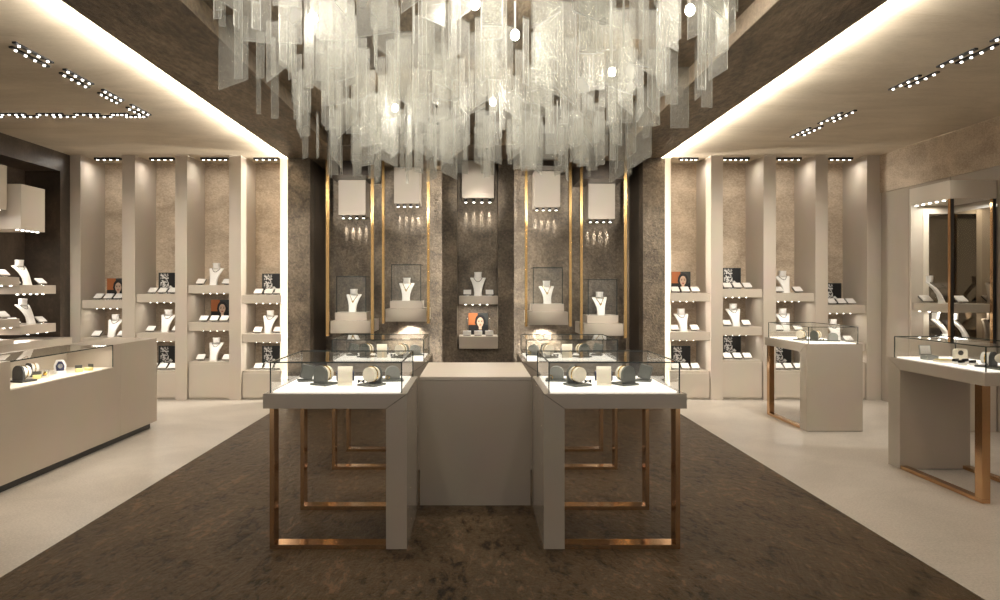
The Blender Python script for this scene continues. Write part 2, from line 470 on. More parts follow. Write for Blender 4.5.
bays = [
    # side, x-edges px, phrase, shelves [(top px-y, kind)], base top px-y, kinds bottom->, centres
    ('L', 80.5, 122, 'alcove touching dark stone wall', 300, 338, 371, ['portrait', 'bust', None], dict(p3=[99, 109, 119], pic=116.5, b=111.5, p2=[97, 122.5])),
    ('L', 135, 175, 'second alcove from dark stone wall', 294, 333, 371, ['bw', 'bust', 'bw'], dict(p3=[153, 163, 173], pic=168, b=165, p2=[151, 177])),
    ('L', 187, 229, 'third alcove from dark stone wall', 285, 322.5, 362, ['bust', 'portrait', 'bust'], dict(p3=[204, 214.5, 224.5], pic=220.5, b=213.5, p2=[201, 227])),
    ('L', 241, 281, 'fourth alcove from dark stone wall', 295, 334, 371, ['bw', 'bust', 'bw'], dict(p3=[258.5, 269, 279], pic=271.5, b=268, p2=[258, 278])),
    ('R', 670, 711, 'fourth alcove from glass cabinet wall', 293, 332, 371, ['portrait', 'bust', 'bw'], dict(p3=[675, 685, 695], pic=681, b=683.5, p2=[674.5, 694.5])),
    ('R', 723, 763.5, 'third alcove from glass cabinet wall', 289, 327, 360.5, ['bw', 'bust', 'bw'], dict(p3=[727, 737, 747], pic=731.5, b=736, p2=[726.5, 746])),
    ('R', 776, 815.5, 'second alcove from glass cabinet wall', 293, 332, 371, ['bust', 'bust', 'bw'], dict(p3=[778, 788, 798], pic=782, b=786, p2=[778, 797.5])),
    ('R', 828, 867, 'alcove touching glass cabinet wall', 305, 343, 362, ['bw', 'bust', None], dict(p3=[831, 841, 850.5], pic=832, b=837, p2=[829, 848])),
]
LEV = ['top shelf', 'lower shelf', 'base ledge']
for side, a, b, where, y1_, y2_, yb, kinds, c in bays:
    x0, x1 = xa(a, FRONT) + .004, xa(b, FRONT) - .004
    tops = []
    mid = c['b']
    for li, yt in enumerate((y1_, y2_)):
        z = za(yt, 9.845)
        cc = (a + b) / 2 + (6.5 if side == 'L' else -6.5)
        shelf(x0, x1, z, 'taupe %s with a row of spotlights, %s' % (LEV[li], where), GS, [cc - 11 + 6.8 * i for i in range(4)])
        tops.append(z)
    zb = za(yb, 9.845); tops.append(zb)
    cab = thing('base_cabinet', 'low taupe base cabinet under shelves, %s' % where, 'cabinet', ((x0 + x1) / 2, 10.15, 0), GC)
    MB().box(x0, x1, 9.86, 10.455, 0.004, zb, bev=.002).build('carcass', M['lacquer'], cab)
    MB().box(x0 + .006, x1 - .006, 9.842, 9.858, .03, zb - .03, bev=.002).build('door', M['lacquer'], cab)
    for li, kd in enumerate(kinds):
        z = tops[li]; wh = '%s, %s' % (LEV[li], where)
        if kd == 'bust':
            Y = 10.06
            place(BUSTP, (xa(c['b'], Y), Y, z), 0, 'white bust with dark bead necklace, %s' % wh, GB)
            pads(c['p2'], 10.02, z, wh, side, flank=True)
        elif kd in ('portrait', 'bw'):
            Y = 10.36
            if kd == 'portrait': place(PORTRAIT, (xa(c['pic'], Y), Y, z), 0, 'orange and black portrait print of a woman, %s' % wh, 'portrait prints on the shelves')
            else: place(BW, (xa(c['pic'], Y), Y, z), 0, 'black-and-white photo print standing on %s' % wh, 'monochrome prints in the alcoves')
            pads(c['p3'], 10.02, z, wh, side)

def spot_bar(x0, x1, y, z, nspots, label, group, power=0):
    root = thing('ceiling_spotlight', label, 'ceiling light', ((x0 + x1) / 2, y, z - .03), group)
    MB().box(x0, x1, y - .03, y + .03, z - .03, z).build('housing', M['fixture'], root)
    for i in range(nspots):
        x = x0 + (x1 - x0) * (i + .5) / nspots
        l = MB(); spot_lens(l, x, y - .012, z - .028, .017); l.build('spotlight', M['spot'], root)
    if power: light('AREA', 'alcove_top_light', ((x0 + x1) / 2, y, z - .06), power, shape='RECTANGLE', size=x1 - x0, size_y=.06)
for (side, a, b, where, *_), (s0, s1) in zip(bays, [(95, 121), (150, 174.5), (201, 228.5), (254, 279), (679, 698), (722, 749), (776, 801), (828.5, 852)]):
    Y = 10.0
    spot_bar(xa(s0, Y), xa(s1, Y), Y, HC, 4 if s1 - s0 < 27 else 5, 'short spotlight bar on the ceiling over %s' % where, 'spotlight bars over the alcoves', 2.2)

# ceiling twin-bar spotlights
def twin(p, q, label, group):
    """two staggered slim bars of four lamps from p to q on the side ceiling"""
    p, q = Vector((p[0], p[1], HC)), Vector((q[0], q[1], HC))
    c = (p + q) / 2
    root = thing('twin_ceiling_spotlight', label, 'ceiling light', (c.x, c.y, HC - .025), group)
    d_ = (q - p); L_ = d_.length; d_.normalize(); nrm = Vector((-d_.y, d_.x, 0))
    ang = math.atan2(d_.y, d_.x)
    for sgn in (-1, 1):
        o_ = c + nrm * .045 * sgn + d_ * (.05 * sgn)
        mt = Matrix.Translation(o_) @ Matrix.Rotation(ang, 4, 'Z')
        MB().box(-L_ / 2 + .05, L_ / 2 - .05, -.016, .016, -.014, 0, mat=mt).build('housing', M['fixture'], root)
        for i in range(4):
            s_ = (-L_ / 2 + .05) + (L_ - .1) * (i + .5) / 4
            pt = mt @ Vector((s_, 0, -.013))
            l = MB(); spot_lens(l, pt.x, pt.y, pt.z, .012); l.build('spotlight', M['spot'], root)
XL_, XR_ = -3.52, 3.93
lane = [(4.62, 5.2), (5.28, 5.86), (5.93, 6.47), (6.54, 7.02), (7.08, 7.6)]
nm = ['farthest', 'second-farthest', 'middle', 'second-nearest']
words_ = ['fifth', 'fourth', 'third', 'second', 'first']
for i, (a, b) in enumerate(lane):
    twin((XL_, a), (XL_, b), '%s twin-bar spotlight from the alcoves, row running along the long counter' % words_[i], 'twin-bar ceiling spotlights')
Yh = 7.5
for i, (a, b) in enumerate([(-30, 1), (2, 38), (39, 75), (76, 112), (113, 140)]):
    twin((xa(a, Yh), Yh), (xa(b, Yh), Yh), '%s twin-bar spotlight from the dark stone wall, row parallel to the alcoves' % ['first', 'second', 'third', 'fourth', 'fifth'][i], 'twin-bar ceiling spotlights')
for i, (a, b) in enumerate([(4.72, 5.26), (5.32, 5.87), (6.0, 6.55), (7.3, 7.9), (8.0, 8.6)]):
    twin((XR_, a), (XR_, b), '%s twin-bar spotlight from the alcoves, row above the two bronze-legged side tables' % words_[i], 'twin-bar ceiling spotlights')

# ------------------------------------------------------------------ central wall: hanging stands, lamp boxes, niche
UNITS = [
    # where, rod pxL, rod pxR, lower (px0,px1,ytop,ybot), rod bottom y, upper(px0,px1,ytop), glass ytop, bust px, lamp box (px0,px1,y0,y1)
    ('low stand, long-counter half', (326.2, 329.4), (371, 374), (330, 371, 321, 333.3), 336, (335, 367, 312.5), 277, 352.5, (338.4, 365.6, 180, 215)),
    ('high stand, long-counter half', (382, 384.6), (427, 429.8), (385, 427, 309, 321.6), 323.5, (390, 422, 301), 265, 406, (394, 419.8, 167.3, 203.4)),
    ('high stand, glass-cabinet half', (524.8, 527.4), (569, 571.6), (528, 568.6, 312, 325), 326.5, (532, 564, 304), 268, 547.3, (534.3, 560.3, 171, 207)),
    ('low stand, glass-cabinet half', (580, 582.6), (623.8, 626.8), (583.2, 624, 323.8, 335.8), 338, (587, 618.5, 315.4), 280, 601, (588.4, 615, 183.6, 219)),
]
YU = 9.78
for i, (wh, rl, rr, lo, rb, up, gt, bp, lb) in enumerate(UNITS):
    xl, xr = xa(lo[0], YU), xa(lo[1], YU)
    z1, z0 = za(lo[2], YU), za(lo[3], YU)
    root = thing('hanging_stand', 'brass-rodded two-tier taupe plinth, %s' % wh, 'display stand', ((xl + xr) / 2, 10.2, z0), 'brass-rodded stands on the central wall')
    MB().box(xl + .006, xr - .006, YU, YR - .004, z0, z1, bev=.003).build('lower_plinth', M['lacquer'], root)
    YB = 10.0
    ux0, ux1, uz = xa(up[0], YB), xa(up[1], YB), za(up[2], YB)
    MB().box(ux0, ux1, YB, YB + .42, z1, uz, bev=.003).build('upper_plinth', M['lacquer'], root)
    for r_ in (rl, rr):
        MB().box(xa(r_[0], YU), xa(r_[1], YU), YU - .02, YU + .02, za(rb, YU), HS - .001).build('rod', M['brass'], root)
    l = MB(); spot_lens(l, (xl + xr) / 2, 10.25, z0, .03); l.build('spotlight', M['spot'], root)
    # soffit closing the channel above the lamp box
    lx0, lx1 = xa(lb[0], 10.24), xa(lb[1], 10.24); lz1, lz0 = za(lb[2], 10.24), za(lb[3], 10.24)
    if lz1 < HS - .03:
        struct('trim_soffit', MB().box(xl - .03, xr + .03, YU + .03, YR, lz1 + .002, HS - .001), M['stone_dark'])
    lamp = thing('downlight_box', 'pale taupe hanging light box above the %s' % wh, 'lamp', ((lx0 + lx1) / 2, 10.43, lz0), 'downlight boxes on the central wall')
    MB().box(lx0, lx1, 10.24, YR - .003, lz0, min(lz1, HS - .002), bev=.004).build('box_shell', M['lacquer'], lamp)
    for q in range(4):
        x = lx0 + (lx1 - lx0) * (q + .5) / 4
        l = MB().cyl((x, 10.36, lz0 - .035), (x, 10.36, lz0), .021, .023, 12); h = l.build('spot_can', M['fixture'], lamp, smooth=True)
        l = MB().cyl((x, 10.36, lz0 - .040), (x, 10.36, lz0 - .035), .017, .017, 12); l.build('spotlight', M['spot'], h)
        s_ = light('SPOT', 'wall_washer', (x, 10.575, lz0 - .02), 15., spot_size=R(17), spot_blend=.8, shadow_soft_size=.006)
        aim(s_, (x, YR, lz0 - .22))
    g = thing('glass_cover', 'clear glass cover over the pendant bust on the %s' % wh, 'glass cover', ((ux0 + ux1) / 2, YB + .2, uz), 'glass covers on the central wall')
    gx0, gx1, gz = ux0 + .02, ux1 - .02, za(gt, YB)
    th = .006; gy0, gy1 = YB + .02, YB + .40
    for nme, bb in (('front_pane', (gx0, gx1, gy0, gy0 + th, uz + .001, gz)), ('back_pane', (gx0, gx1, gy1 - th, gy1, uz + .001, gz)), ('side_pane', (gx0, gx0 + th, gy0 + th, gy1 - th, uz + .001, gz)), ('side_pane', (gx1 - th, gx1, gy0 + th, gy1 - th, uz + .001, gz)), ('top_pane', (gx0, gx1, gy0, gy1, gz, gz + th))):
        MB().box(*bb).build(nme, M['glass'], g)
    e = MB(); r_ = .005
    for x in (gx0, gx1):
        e.box(x - r_, x + r_, gy0 - r_, gy0 + r_, uz + .001, gz + th)
        e.box(x - r_, x + r_, gy0, gy1, gz + th - r_, gz + th + r_)
    e.box(gx0, gx1, gy0 - r_, gy0 + r_, gz + th - r_, gz + th + r_).box(gx0, gx1, gy1 - r_, gy1 + r_, gz + th - r_, gz + th + r_)
    e.build('edge_trim', M['edge'], g)
    place(BUSTG, (xa(bp, YB + .17), YB + .17, uz), 0, 'white bust with gold pendant necklace, %s' % wh, 'pendant busts on the central wall', s=1.05)
    s_ = light('SPOT', 'bust_spot', ((ux0 + ux1) / 2, YU - .1, lz0 - .1), 32., spot_size=R(24), spot_blend=.5, shadow_soft_size=.02)
    aim(s_, ((ux0 + ux1) / 2, 10.15, uz + .15))
    s_ = light('SPOT', 'under_plinth_spot', ((xl + xr) / 2, 10.45, z0 - .03), 45. if i in (1, 2) else 3., spot_size=R(115), spot_blend=.5, shadow_soft_size=.02)
    aim(s_, ((xl + xr) / 2, 10.6, z0 - .8))

# niche
nl0, nl1 = xa(461.8, 9.68), xa(494, 9.68)
lz0 = za(198, 9.68)
lamp = thing('downlight_box', 'pale taupe hanging light box inside the central niche', 'lamp', ((nl0 + nl1) / 2, 9.85, lz0), 'downlight boxes on the central wall')
MB().box(nl0, nl1, 9.68, 10.05, lz0, lz0 + .52, bev=.004).build('box_shell', M['lacquer'], lamp)
for q in range(4):
    x = nl0 + (nl1 - nl0) * (q + .5) / 4
    l = MB().cyl((x, 9.76, lz0 - .05), (x, 9.76, lz0), .02, .022, 12); h = l.build('spot_can', M['fixture'], lamp, smooth=True)
    l = MB().cyl((x, 9.76, lz0 - .056), (x, 9.76, lz0 - .05), .017, .017, 12); l.build('spotlight', M['spot'], h)
    s_ = light('SPOT', 'wall_washer', (x, 10.005, lz0 - .02), 15., spot_size=R(17), spot_blend=.8, shadow_soft_size=.006)
    aim(s_, (x, 10.06, lz0 - .22))
sx0, sx1 = xa(459, 9.64), xa(498, 9.64)
zs1, zs2 = za(296, 9.64), za(336.5, 9.64)
sh = thing('niche_shelf', 'taupe shelf with four spotlights high in the central stone niche', 'shelf', ((sx0 + sx1) / 2, 9.85, zs1 - .115), 'shelves in the central niche')
MB().box(sx0, nx1 - .003, 9.64, 10.055, zs1 - .115, zs1, bev=.003).build('shelf_board', M['lacquer'], sh)
for q in range(4):
    l = MB(); spot_lens(l, sx0 + .09 + q * .1, 9.70, zs1 - .115); l.build('spotlight', M['spot'], sh)
light('AREA', 'shelf_light', (.04, 9.75, zs1 - .13), 3.5, shape='RECTANGLE', size=.4, size_y=.05)
sh = thing('niche_shelf', 'taupe block shelf at the foot of the central stone niche', 'shelf', ((sx0 + sx1) / 2, 9.85, nzb), 'shelves in the central niche')
MB().box(sx0, nx1 - .003, 9.64, 10.055, nzb + .002, zs2, bev=.003).build('shelf_board', M['lacquer'], sh)
place(BUSTP, (xa(478, 9.8), 9.8, zs1), 0, 'white bust with dark bead necklace on upper shelf of central stone niche', GB, s=1.05)
for px, ww in ((467.3, 'long-counter'), (489.5, 'glass-cabinet')):
    place(PAD, (xa(px, 9.8), 9.8, zs1), 0, 'small white pad beside the central niche bust, %s flank' % ww, 'white pads in the central niche', s=.95)
place(PORTRAIT, (xa(478.3, 10.0), 10.0, zs2), 0, 'orange and black portrait print of a woman inside central stone niche', 'portrait prints on the shelves')
def make_block(rod):
    root = thing('earring_block', '', 'jewelry display')
    MB().box(-.056, .056, -.03, .03, .015, .072, bev=.004).build('block', M['white'], root)
    MB().box(-.05, .05, -.026, .026, 0, .016).build('foot', M['silver'], root)
    if rod: MB().cyl((0, 0, .07), (0, 0, .235), .009, n=12).ball((0, 0, .235), .012).build('rod', M['silver'], root, smooth=True)
    return register(root)
BLK, BLKR = make_block(False), make_block(True)
for px, pr, ww in ((467, BLKR, 'white block with silver rod before the niche portrait, long-counter flank'), (478.2, BLK, 'low white block without rod, centred before the niche portrait'), (489.3, BLKR, 'white block with silver rod before the niche portrait, glass-cabinet flank')):
    place(pr, (xa(px, 9.72), 9.72, zs2), 0, ww, 'white earring blocks in the central niche')

# ------------------------------------------------------------------ showcase tables
def glass_case(root, x0, x1, y0, y1, z0, z1):
    th = .007; r_ = .0035
    for nme, bb in (('front_pane', (x0, x1, y0, y0 + th, z0, z1)), ('back_pane', (x0, x1, y1 - th, y1, z0, z1)), ('side_pane', (x0, x0 + th, y0 + th, y1 - th, z0, z1)), ('side_pane', (x1 - th, x1, y0 + th, y1 - th, z0, z1)), ('top_pane', (x0, x1, y0, y1, z1, z1 + th))):
        MB().box(*bb).build(nme, M['glass'], root)
    e = MB()
    for x in (x0, x1):
        for y in (y0, y1): e.box(x - r_, x + r_, y - r_, y + r_, z0 + .001, z1 + th)
        e.box(x - r_, x + r_, y0, y1, z1 + th - r_, z1 + th + r_)
    for y in (y0, y1): e.box(x0, x1, y - r_, y + r_, z1 + th - r_, z1 + th + r_)
    e.build('edge_trim', M['edge'], root)

def table(x0, x1, y0, y1, top, panel, label, group, apron=.088, pt=.125):
    """panel: which end carries the full-height leg panel ('x0','x1','y0','y1'); bronze C-frames carry the opposite end"""
    root = thing('showcase_table', label, 'display table', ((x0 + x1) / 2, (y0 + y1) / 2, 0), group)
    z0 = .005
    P = {'x0': (x0, x0 + pt, y0, y1), 'x1': (x1 - pt, x1, y0, y1), 'y0': (x0, x1, y0, y0 + pt), 'y1': (x0, x1, y1 - pt, y1)}[panel]
    ax = panel[0]
    # mitred top and leg panel: outlines meet on a 45-degree seam
    lo, hi = (x0, x1) if ax == 'x' else (y0, y1)
    a0, a1 = (y0, y1) if ax == 'x' else (x0, x1)
    s = 2.2e-3
    if panel[1] == '1':
        topo = [(lo, top - apron), (hi - pt - s, top - apron), (hi - s, top), (lo, top)]
        lego = [(hi - pt, z0), (hi, z0), (hi, top - s), (hi - pt, top - apron - s)]
    else:
        topo = [(lo + pt + s, top - apron), (hi, top - apron), (hi, top), (lo + s, top)]
        lego = [(lo, z0), (lo + pt, z0), (lo + pt, top - apron - s), (lo, top - s)]
    axis = 'y' if ax == 'x' else 'x'
    MB().prism(topo, a0, a1, axis).build('table_top', M['gloss'], root)
    MB().prism(lego, a0, a1, axis).build('leg_panel', M['gloss'], root)
    # bronze frames
    fw, fd = .027, .10
    if ax == 'x':
        for yy in (y0, y1 - fd):
            xo = x0 + .04 if panel == 'x1' else x1 - .04 - fw
            xi0, xi1 = (xo, x1 - pt) if panel == 'x1' else (x0 + pt, xo + fw)
            fr = MB().box(xo, xo + fw, yy, yy + fd, z0 + .027, top - apron).build('bronze_post', M['bronze'], root)
            MB().box(xi0, xi1, yy, yy + fd, z0, z0 + .026).build('bronze_foot_rail', M['bronze'], fr)
    else:
        for xx in (x0 + .004, x1 - .064):
            yo = y1 - .06 - .075 if panel == 'y0' else y0 + .03
            yi0, yi1 = (y0 + pt, yo + .075) if panel == 'y0' else (yo, y1 - pt)
            fr = MB().box(xx, xx + .06, yo, yo + .075, z0 + .031, top - apron).build('bronze_post', M['bronze'], root)
            MB().box(xx, xx + .06, yi0, yi1, z0, z0 + .03).build('bronze_foot_rail', M['bronze'], fr)
    ins = .035
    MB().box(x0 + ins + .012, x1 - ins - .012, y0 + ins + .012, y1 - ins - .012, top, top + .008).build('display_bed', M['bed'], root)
    glass_case(root, x0 + ins, x1 - ins, y0 + ins, y1 - ins, top, top + .178)
    return root
GT = 'glass-topped showcase tables'
TZ = .935
YF0, YF1, YB0, YB1 = 4.195, 5.035, 6.03, 6.80
XA_, XB_ = 1.268, .405
table(-XA_, -XB_, YF0, YF1, TZ, 'x1', 'front showcase table of the central island on the long-counter side', GT)
table(XB_ + .01, XA_ + .005, YF0, YF1, TZ, 'x0', 'front showcase table of the central island on the glass-cabinet side', GT)
table(-XA_, -XB_, YB0, YB1, TZ, 'x1', 'rear showcase table of the central island on the long-counter side', GT)
table(XB_ + .01, XA_ + .005, YB0, YB1, TZ, 'x0', 'rear showcase table of the central island on the glass-cabinet side', GT)
SZ = .957
table(3.622, 4.232, 7.63, 8.74, SZ, 'y0', 'side showcase table standing nearer the wall alcoves', GT, .095, .16)
table(3.68, 4.288, 5.05, 6.225, SZ, 'y1', 'side showcase table standing before the glass wall cabinet', GT, .095, .17)
blk = thing('central_counter', 'plain taupe block counter in the middle of the four island tables', 'counter', (0, 5.5, 0))
MB().box(-.392, .403, 5.04, 6.02, .005, TZ - .03).build('body', M['gloss'], blk)
MB().box(-.396, .407, 5.038, 6.024, TZ - .029, TZ - .005, bev=.002).build('counter_top', M['lacquer'], blk)

# ------------------------------------------------------------------ table display pieces
def arch_outline(w_, h, n_=14):
    r = w_ / 2
    return [(-r, 0), (r, 0)] + [(r * math.cos(PI * i / n_), h - r + r * math.sin(PI * i / n_)) for i in range(n_ + 1)]
def make_arch(grey, cushion):
    root = thing('bracelet_stand', '', 'jewelry display')
    MB().box(-.062, .062, -.075, .055, 0, .012, bev=.003).build('base', grey, root)
    MB().prism(arch_outline(.1, .108), .018, .034, 'y', Matrix.Translation((0, 0, .012))).build('arch_plate', grey, root, smooth=True)
    MB().cyl((0, -.042, .068), (0, .018, .068), .045, .045, 28).build('cushion', cushion, root, smooth=True)
    MB().tube([(.047 * math.cos(a), -.012, .068 + .047 * math.sin(a)) for a in [2 * PI * i / 24 for i in range(24)]], .004, 6, True).build('bangle', M['gold'], root, smooth=True)
    return register(root)
ARCH = make_arch(M['grey'], M['offwhite'])
ARCHD = make_arch(M['charcoal'], M['white'])
def make_curl():
    root = thing('bangle_stand', '', 'jewelry display')
    path = [(-.045, .006), (-.03, .008), (-.018, .03), (-.014, .06), (-.004, .088), (.02, .103), (.045, .10), (.052, .085)]
    up, dn = [], []
    for i, p in enumerate(path):
        a = Vector(path[max(i - 1, 0)]); b = Vector(path[min(i + 1, len(path) - 1)]); d_ = (b - a).normalized(); nn = Vector((-d_.y, d_.x))
        up.append((p[0] + nn.x * .006, p[1] + nn.y * .006)); dn.append((p[0] - nn.x * .006, p[1] - nn.y * .006))
    MB().prism(up + dn[::-1], -.043, .043, 'x').build('curled_panel', M['offwhite'], root, smooth=True)
    MB().box(-.035, .035, -.01, .04, 0, .02).build('foot', M['offwhite'], root)
    MB().tube([(-.047, .028 + .022 * math.cos(a), .05 + .026 * math.sin(a)) for a in [2 * PI * i / 20 for i in range(20)]], .006, 6, True).tube([(.047, .028 + .022 * math.cos(a), .05 + .026 * math.sin(a)) for a in [2 * PI * i / 20 for i in range(20)]], .006, 6, True).build('navy_strap', M['navy'], root, smooth=True)
    return register(root)
CURL = make_curl()
def make_halfround():
    root = thing('ring_stand', '', 'jewelry display')
    MB().box(-.07, .07, -.06, .05, 0, .012, bev=.003).build('base', M['grey'], root)
    pts = [(-.048, .012), (.048, .012)] + [(.048 * math.cos(PI * i / 14) * (1 + .0 * i), .055 + .042 * math.sin(PI * i / 14)) for i in range(15)]
    MB().prism(pts, -.02, .042, 'y').build('cushion', M['midgrey'], root, smooth=True)
    MB().tube([(-.035 + .012 * math.cos(a), -.035, .026 + .012 * math.sin(a)) for a in [2 * PI * i / 16 for i in range(16)]], .003, 6, True).build('ring', M['gold'], root, smooth=True)
    return register(root)
HALF = make_halfround()
def make_tilt():
    root = thing('slanted_display_block', '', 'jewelry display')
    MB().box(-.05, .05, -.045, .045, 0, .012).build('base', M['grey'], root)
    mt = Matrix.Translation((0, 0, .014)) @ Matrix.Rotation(R(14), 4, 'Y')
    MB().box(-.04, .04, -.035, .03, .004, .095, bev=.006, mat=mt).build('slanted_block', M['grey'], root, smooth=True)
    return register(root)
TILT = make_tilt()
GI = 'display pieces inside the table cases'
for (dy, z, ff) in ((0, TZ + .009, 'front'), (1.80, TZ + .009, 'rear')):
    for sg, sd in ((-1, 'long-counter-side'), (1, 'glass-cabinet-side')):
        where = 'in the %s %s island table' % (ff, sd)
        rz = lambda a: R(a) * (1 if sg < 0 else -1)
        place(TILT, (sg * 1.135, 4.70 + dy, z), rz(20), 'dark grey slanted block %s' % where, GI)
        place(ARCH, (sg * .975, 4.52 + dy, z), rz(152), 'grey arch bracelet stand with plate foremost, %s' % where, GI, s=1.05)
        place(CURL, (sg * .835, 4.52 + dy, z), rz(8), 'cream curled bangle stand %s' % where, GI, s=1.08)
        place(ARCH, (sg * .655, 4.50 + dy, z), rz(-28), 'grey arch stand with cream cushion foremost, %s' % where, GI, s=1.05)
        place(HALF, (sg * .552, 4.72 + dy, z), rz(10), 'pale grey half-round ring stand %s' % where, GI)
# small black bow-shaped pieces beside the cream cushions
def make_bow():
    root = thing('bow_brooch', '', 'jewelry')
    MB().prism([(-.022, 0), (-.022, .024), (0, .014), (0, .010)], -.008, .008, 'y').prism([(.022, 0), (.022, .024), (0, .014), (0, .010)], -.008, .008, 'y').build('wings', M['ink'], root)
    MB().ball((0, -.002, .012), .008).build('knot', M['silver'], root, smooth=True)
    return register(root)
BOW = make_bow()
for dy, ff in ((0, 'front'), (1.80, 'rear')):
    for sg, sd in ((-1, 'long-counter-side'), (1, 'glass-cabinet-side')):
        place(BOW, (sg * (.745), 4.60 + dy, TZ + .009), 0, 'small black bow brooch lying in the %s %s island table' % (ff, sd), GI)
zz = SZ + .009
w3 = 'in the side table nearer the alcoves'
place(ARCH, (3.775, 8.09, zz), R(-50), 'grey arch stand with cream cushion %s' % w3, GI)
place(ARCH, (3.895, 7.99, zz), R(115), 'grey arch stand turned half away %s' % w3, GI)
place(HALF, (4.06, 7.94, zz), R(170), 'pale grey half-round ring stand %s' % w3, GI)
place(BOW, (3.80, 7.96, zz), 0, 'small black bow brooch beside the cream cushion %s' % w3, GI)
place(BOW, (3.95, 7.96, zz), 0, 'small black bow brooch beside the half-round stand %s' % w3, GI)
# near side table
w4 = 'in the side table before the glass wall cabinet'
bx = thing('jewelry_box', 'open pale grey jewellery box %s' % w4, 'jewelry box', (3.83, 5.9, zz))
MB().box(3.78, 3.88, 5.85, 5.94, zz, zz + .035, bev=.003).build('box_base', M['midgrey'], bx)
lid = MB().box(-.05, .05, -.006, .006, 0, .085, bev=.003, mat=Matrix.Translation((3.83, 5.945, zz + .036)) @ Matrix.Rotation(R(-12), 4, 'X')).build('lid', M['midgrey'], bx)
MB().box(-.043, .043, -.0085, -.0062, .008, .078, mat=Matrix.Translation((3.83, 5.945, zz + .036)) @ Matrix.Rotation(R(-12), 4, 'X')).build('lid_lining', M['white'], lid)
tr = thing('ring_tray', 'pale yellow velvet ring tray %s' % w4, 'tray', (3.83, 5.70, zz))
MB().box(3.765, 3.885, 5.645, 5.755, zz, zz + .018, bev=.003).build('tray_body', M['offwhite'], tr)
MB().box(3.775, 3.875, 5.655, 5.745, zz + .0185, zz + .024).build('velvet', M['yellow'], tr)
pdv = thing('rounded_stand', 'upright cream rounded watch stand %s' % w4, 'jewelry display', (4.03, 5.8, zz))
rr_ = [(-.05 + .02, 0), (.05 - .02, 0), (.05, .02)] + [(.05 - .025 + .025 * math.cos(PI / 2 * i / 5), .1 - .025 + .025 * math.sin(PI / 2 * i / 5)) for i in range(6)] + [(-.05 + .025 - .025 * math.sin(PI / 2 * i / 5), .1 - .025 + .025 * math.cos(PI / 2 * i / 5)) for i in range(6)] + [(-.05, .02)]
MB().prism(rr_, 5.79, 5.83, 'y', Matrix.Translation((4.03, 0, zz))).build('rounded_panel', M['offwhite'], pdv, smooth=True)
MB().cyl((4.02, 5.782, zz + .068), (4.02, 5.79, zz + .068), .02, .02, 18).build('watch_dial', M['charcoal'], pdv, smooth=True)
def make_cone():
    root = thing('ring_holder', '', 'jewelry display')
    MB().box(-.022, .022, -.02, .02, 0, .02, bev=.003).build('white_foot', M['white'], root)
    MB().box(-.02, .02, -.012, .02, .021, .042, bev=.003, mat=Matrix.Rotation(R(-10), 4, 'X')).build('black_slot', M['ink'], root)
    return register(root)
CONE = make_cone()
for i, (x, y) in enumerate([(3.83, 5.56), (3.90, 5.55), (3.80, 5.45), (3.88, 5.44)]):
    place(CONE, (x, y, zz), R(20), 'small black and white ring holder %s' % w4, 'small ring holders in the near side table')
place(ARCHD, (3.92, 5.33, zz), R(-150), 'charcoal arch stand with white cushion %s' % w4, GI)
dsc = thing('disc_stand', 'cream oval disc on grey base %s' % w4, 'jewelry display', (3.92, 5.19, zz))
MB().box(3.84, 4.0, 5.135, 5.25, zz, zz + .012, bev=.003).build('base', M['grey'], dsc)
MB().cyl((3.92, 5.2, zz + .012), (3.92, 5.2, zz + .05), .005, n=10).build('stem', M['brass'], dsc, smooth=True)
MB().ball((3.92, 5.2, zz + .082), .045, (1.25, .3, .85), 24, 14).build('disc', M['offwhite'], dsc, smooth=True)

# ------------------------------------------------------------------ long counter with its inset case
XC, XK = -3.588, -4.10
YN, YE, YS = 4.3, 7.91, 7.09
ny0, ny1, nz, nx = 5.41, 6.95, .776, -4.05
HT = 1.005
ct = thing('long_counter', 'long taupe counter with glass display inset before the dark stone wall', 'counter', ((XC + XK) / 2, 6.1, 0))
c = MB().box(XK, XC, YN, YS - .003, .07, nz).box(XK, XC, YN, ny0, nz, HT).box(XK, XC, ny1, YS - .003, nz, HT).box(XK, nx, ny0, ny1, nz, HT)
bmesh.ops.remove_doubles(c.bm, verts=c.bm.verts, dist=1e-4)
c.build('body', M['counter'], ct)
MB().box(XK, XC, YS + .001, YE, .07, HT, bev=.002).build('end_cabinet', M['counter'], ct)
MB().box(XK + .03, XC - .05, YN, YE - .06, 0, .069).build('toe_kick', M['charcoal'], ct)
MB().box(nx + .004, XC - .01, ny0 + .004, ny1 - .004, nz + .001, nz + .008).build('display_bed', M['cream'], ct)
MB().box(XC - .008, XC - .001, ny0 + .002, ny1 - .002, nz + .008, HT - .008).build('front_pane', M['glass'], ct)
MB().box(nx + .001, XC - .001, ny0 + .002, ny1 - .002, HT - .007, HT).build('top_pane', M['glass'], ct)
e = MB().box(XC - .006, XC + .001, ny0, ny1, HT - .008, HT + .001).box(XC - .006, XC + .001, ny1 - .006, ny1, nz + .01, HT - .008)
e.build('edge_trim', M['edge'], ct)
light('AREA', 'counter_case_light', (-3.65, 6.2, HT - .03), 2.6, shape='RECTANGLE', size=.03, size_y=1.3)
zc = nz + .009
wc = 'in the long counter case'
place(ARCHD, (-3.79, 5.86, zc), R(165), 'charcoal arch stand on wide base, nearest one %s' % wc, 'arch stands in the long counter', s=1.15)
place(ARCHD, (-3.935, 6.22, zc), R(150), 'charcoal arch stand behind its twin, against back panel %s' % wc, 'arch stands in the long counter')
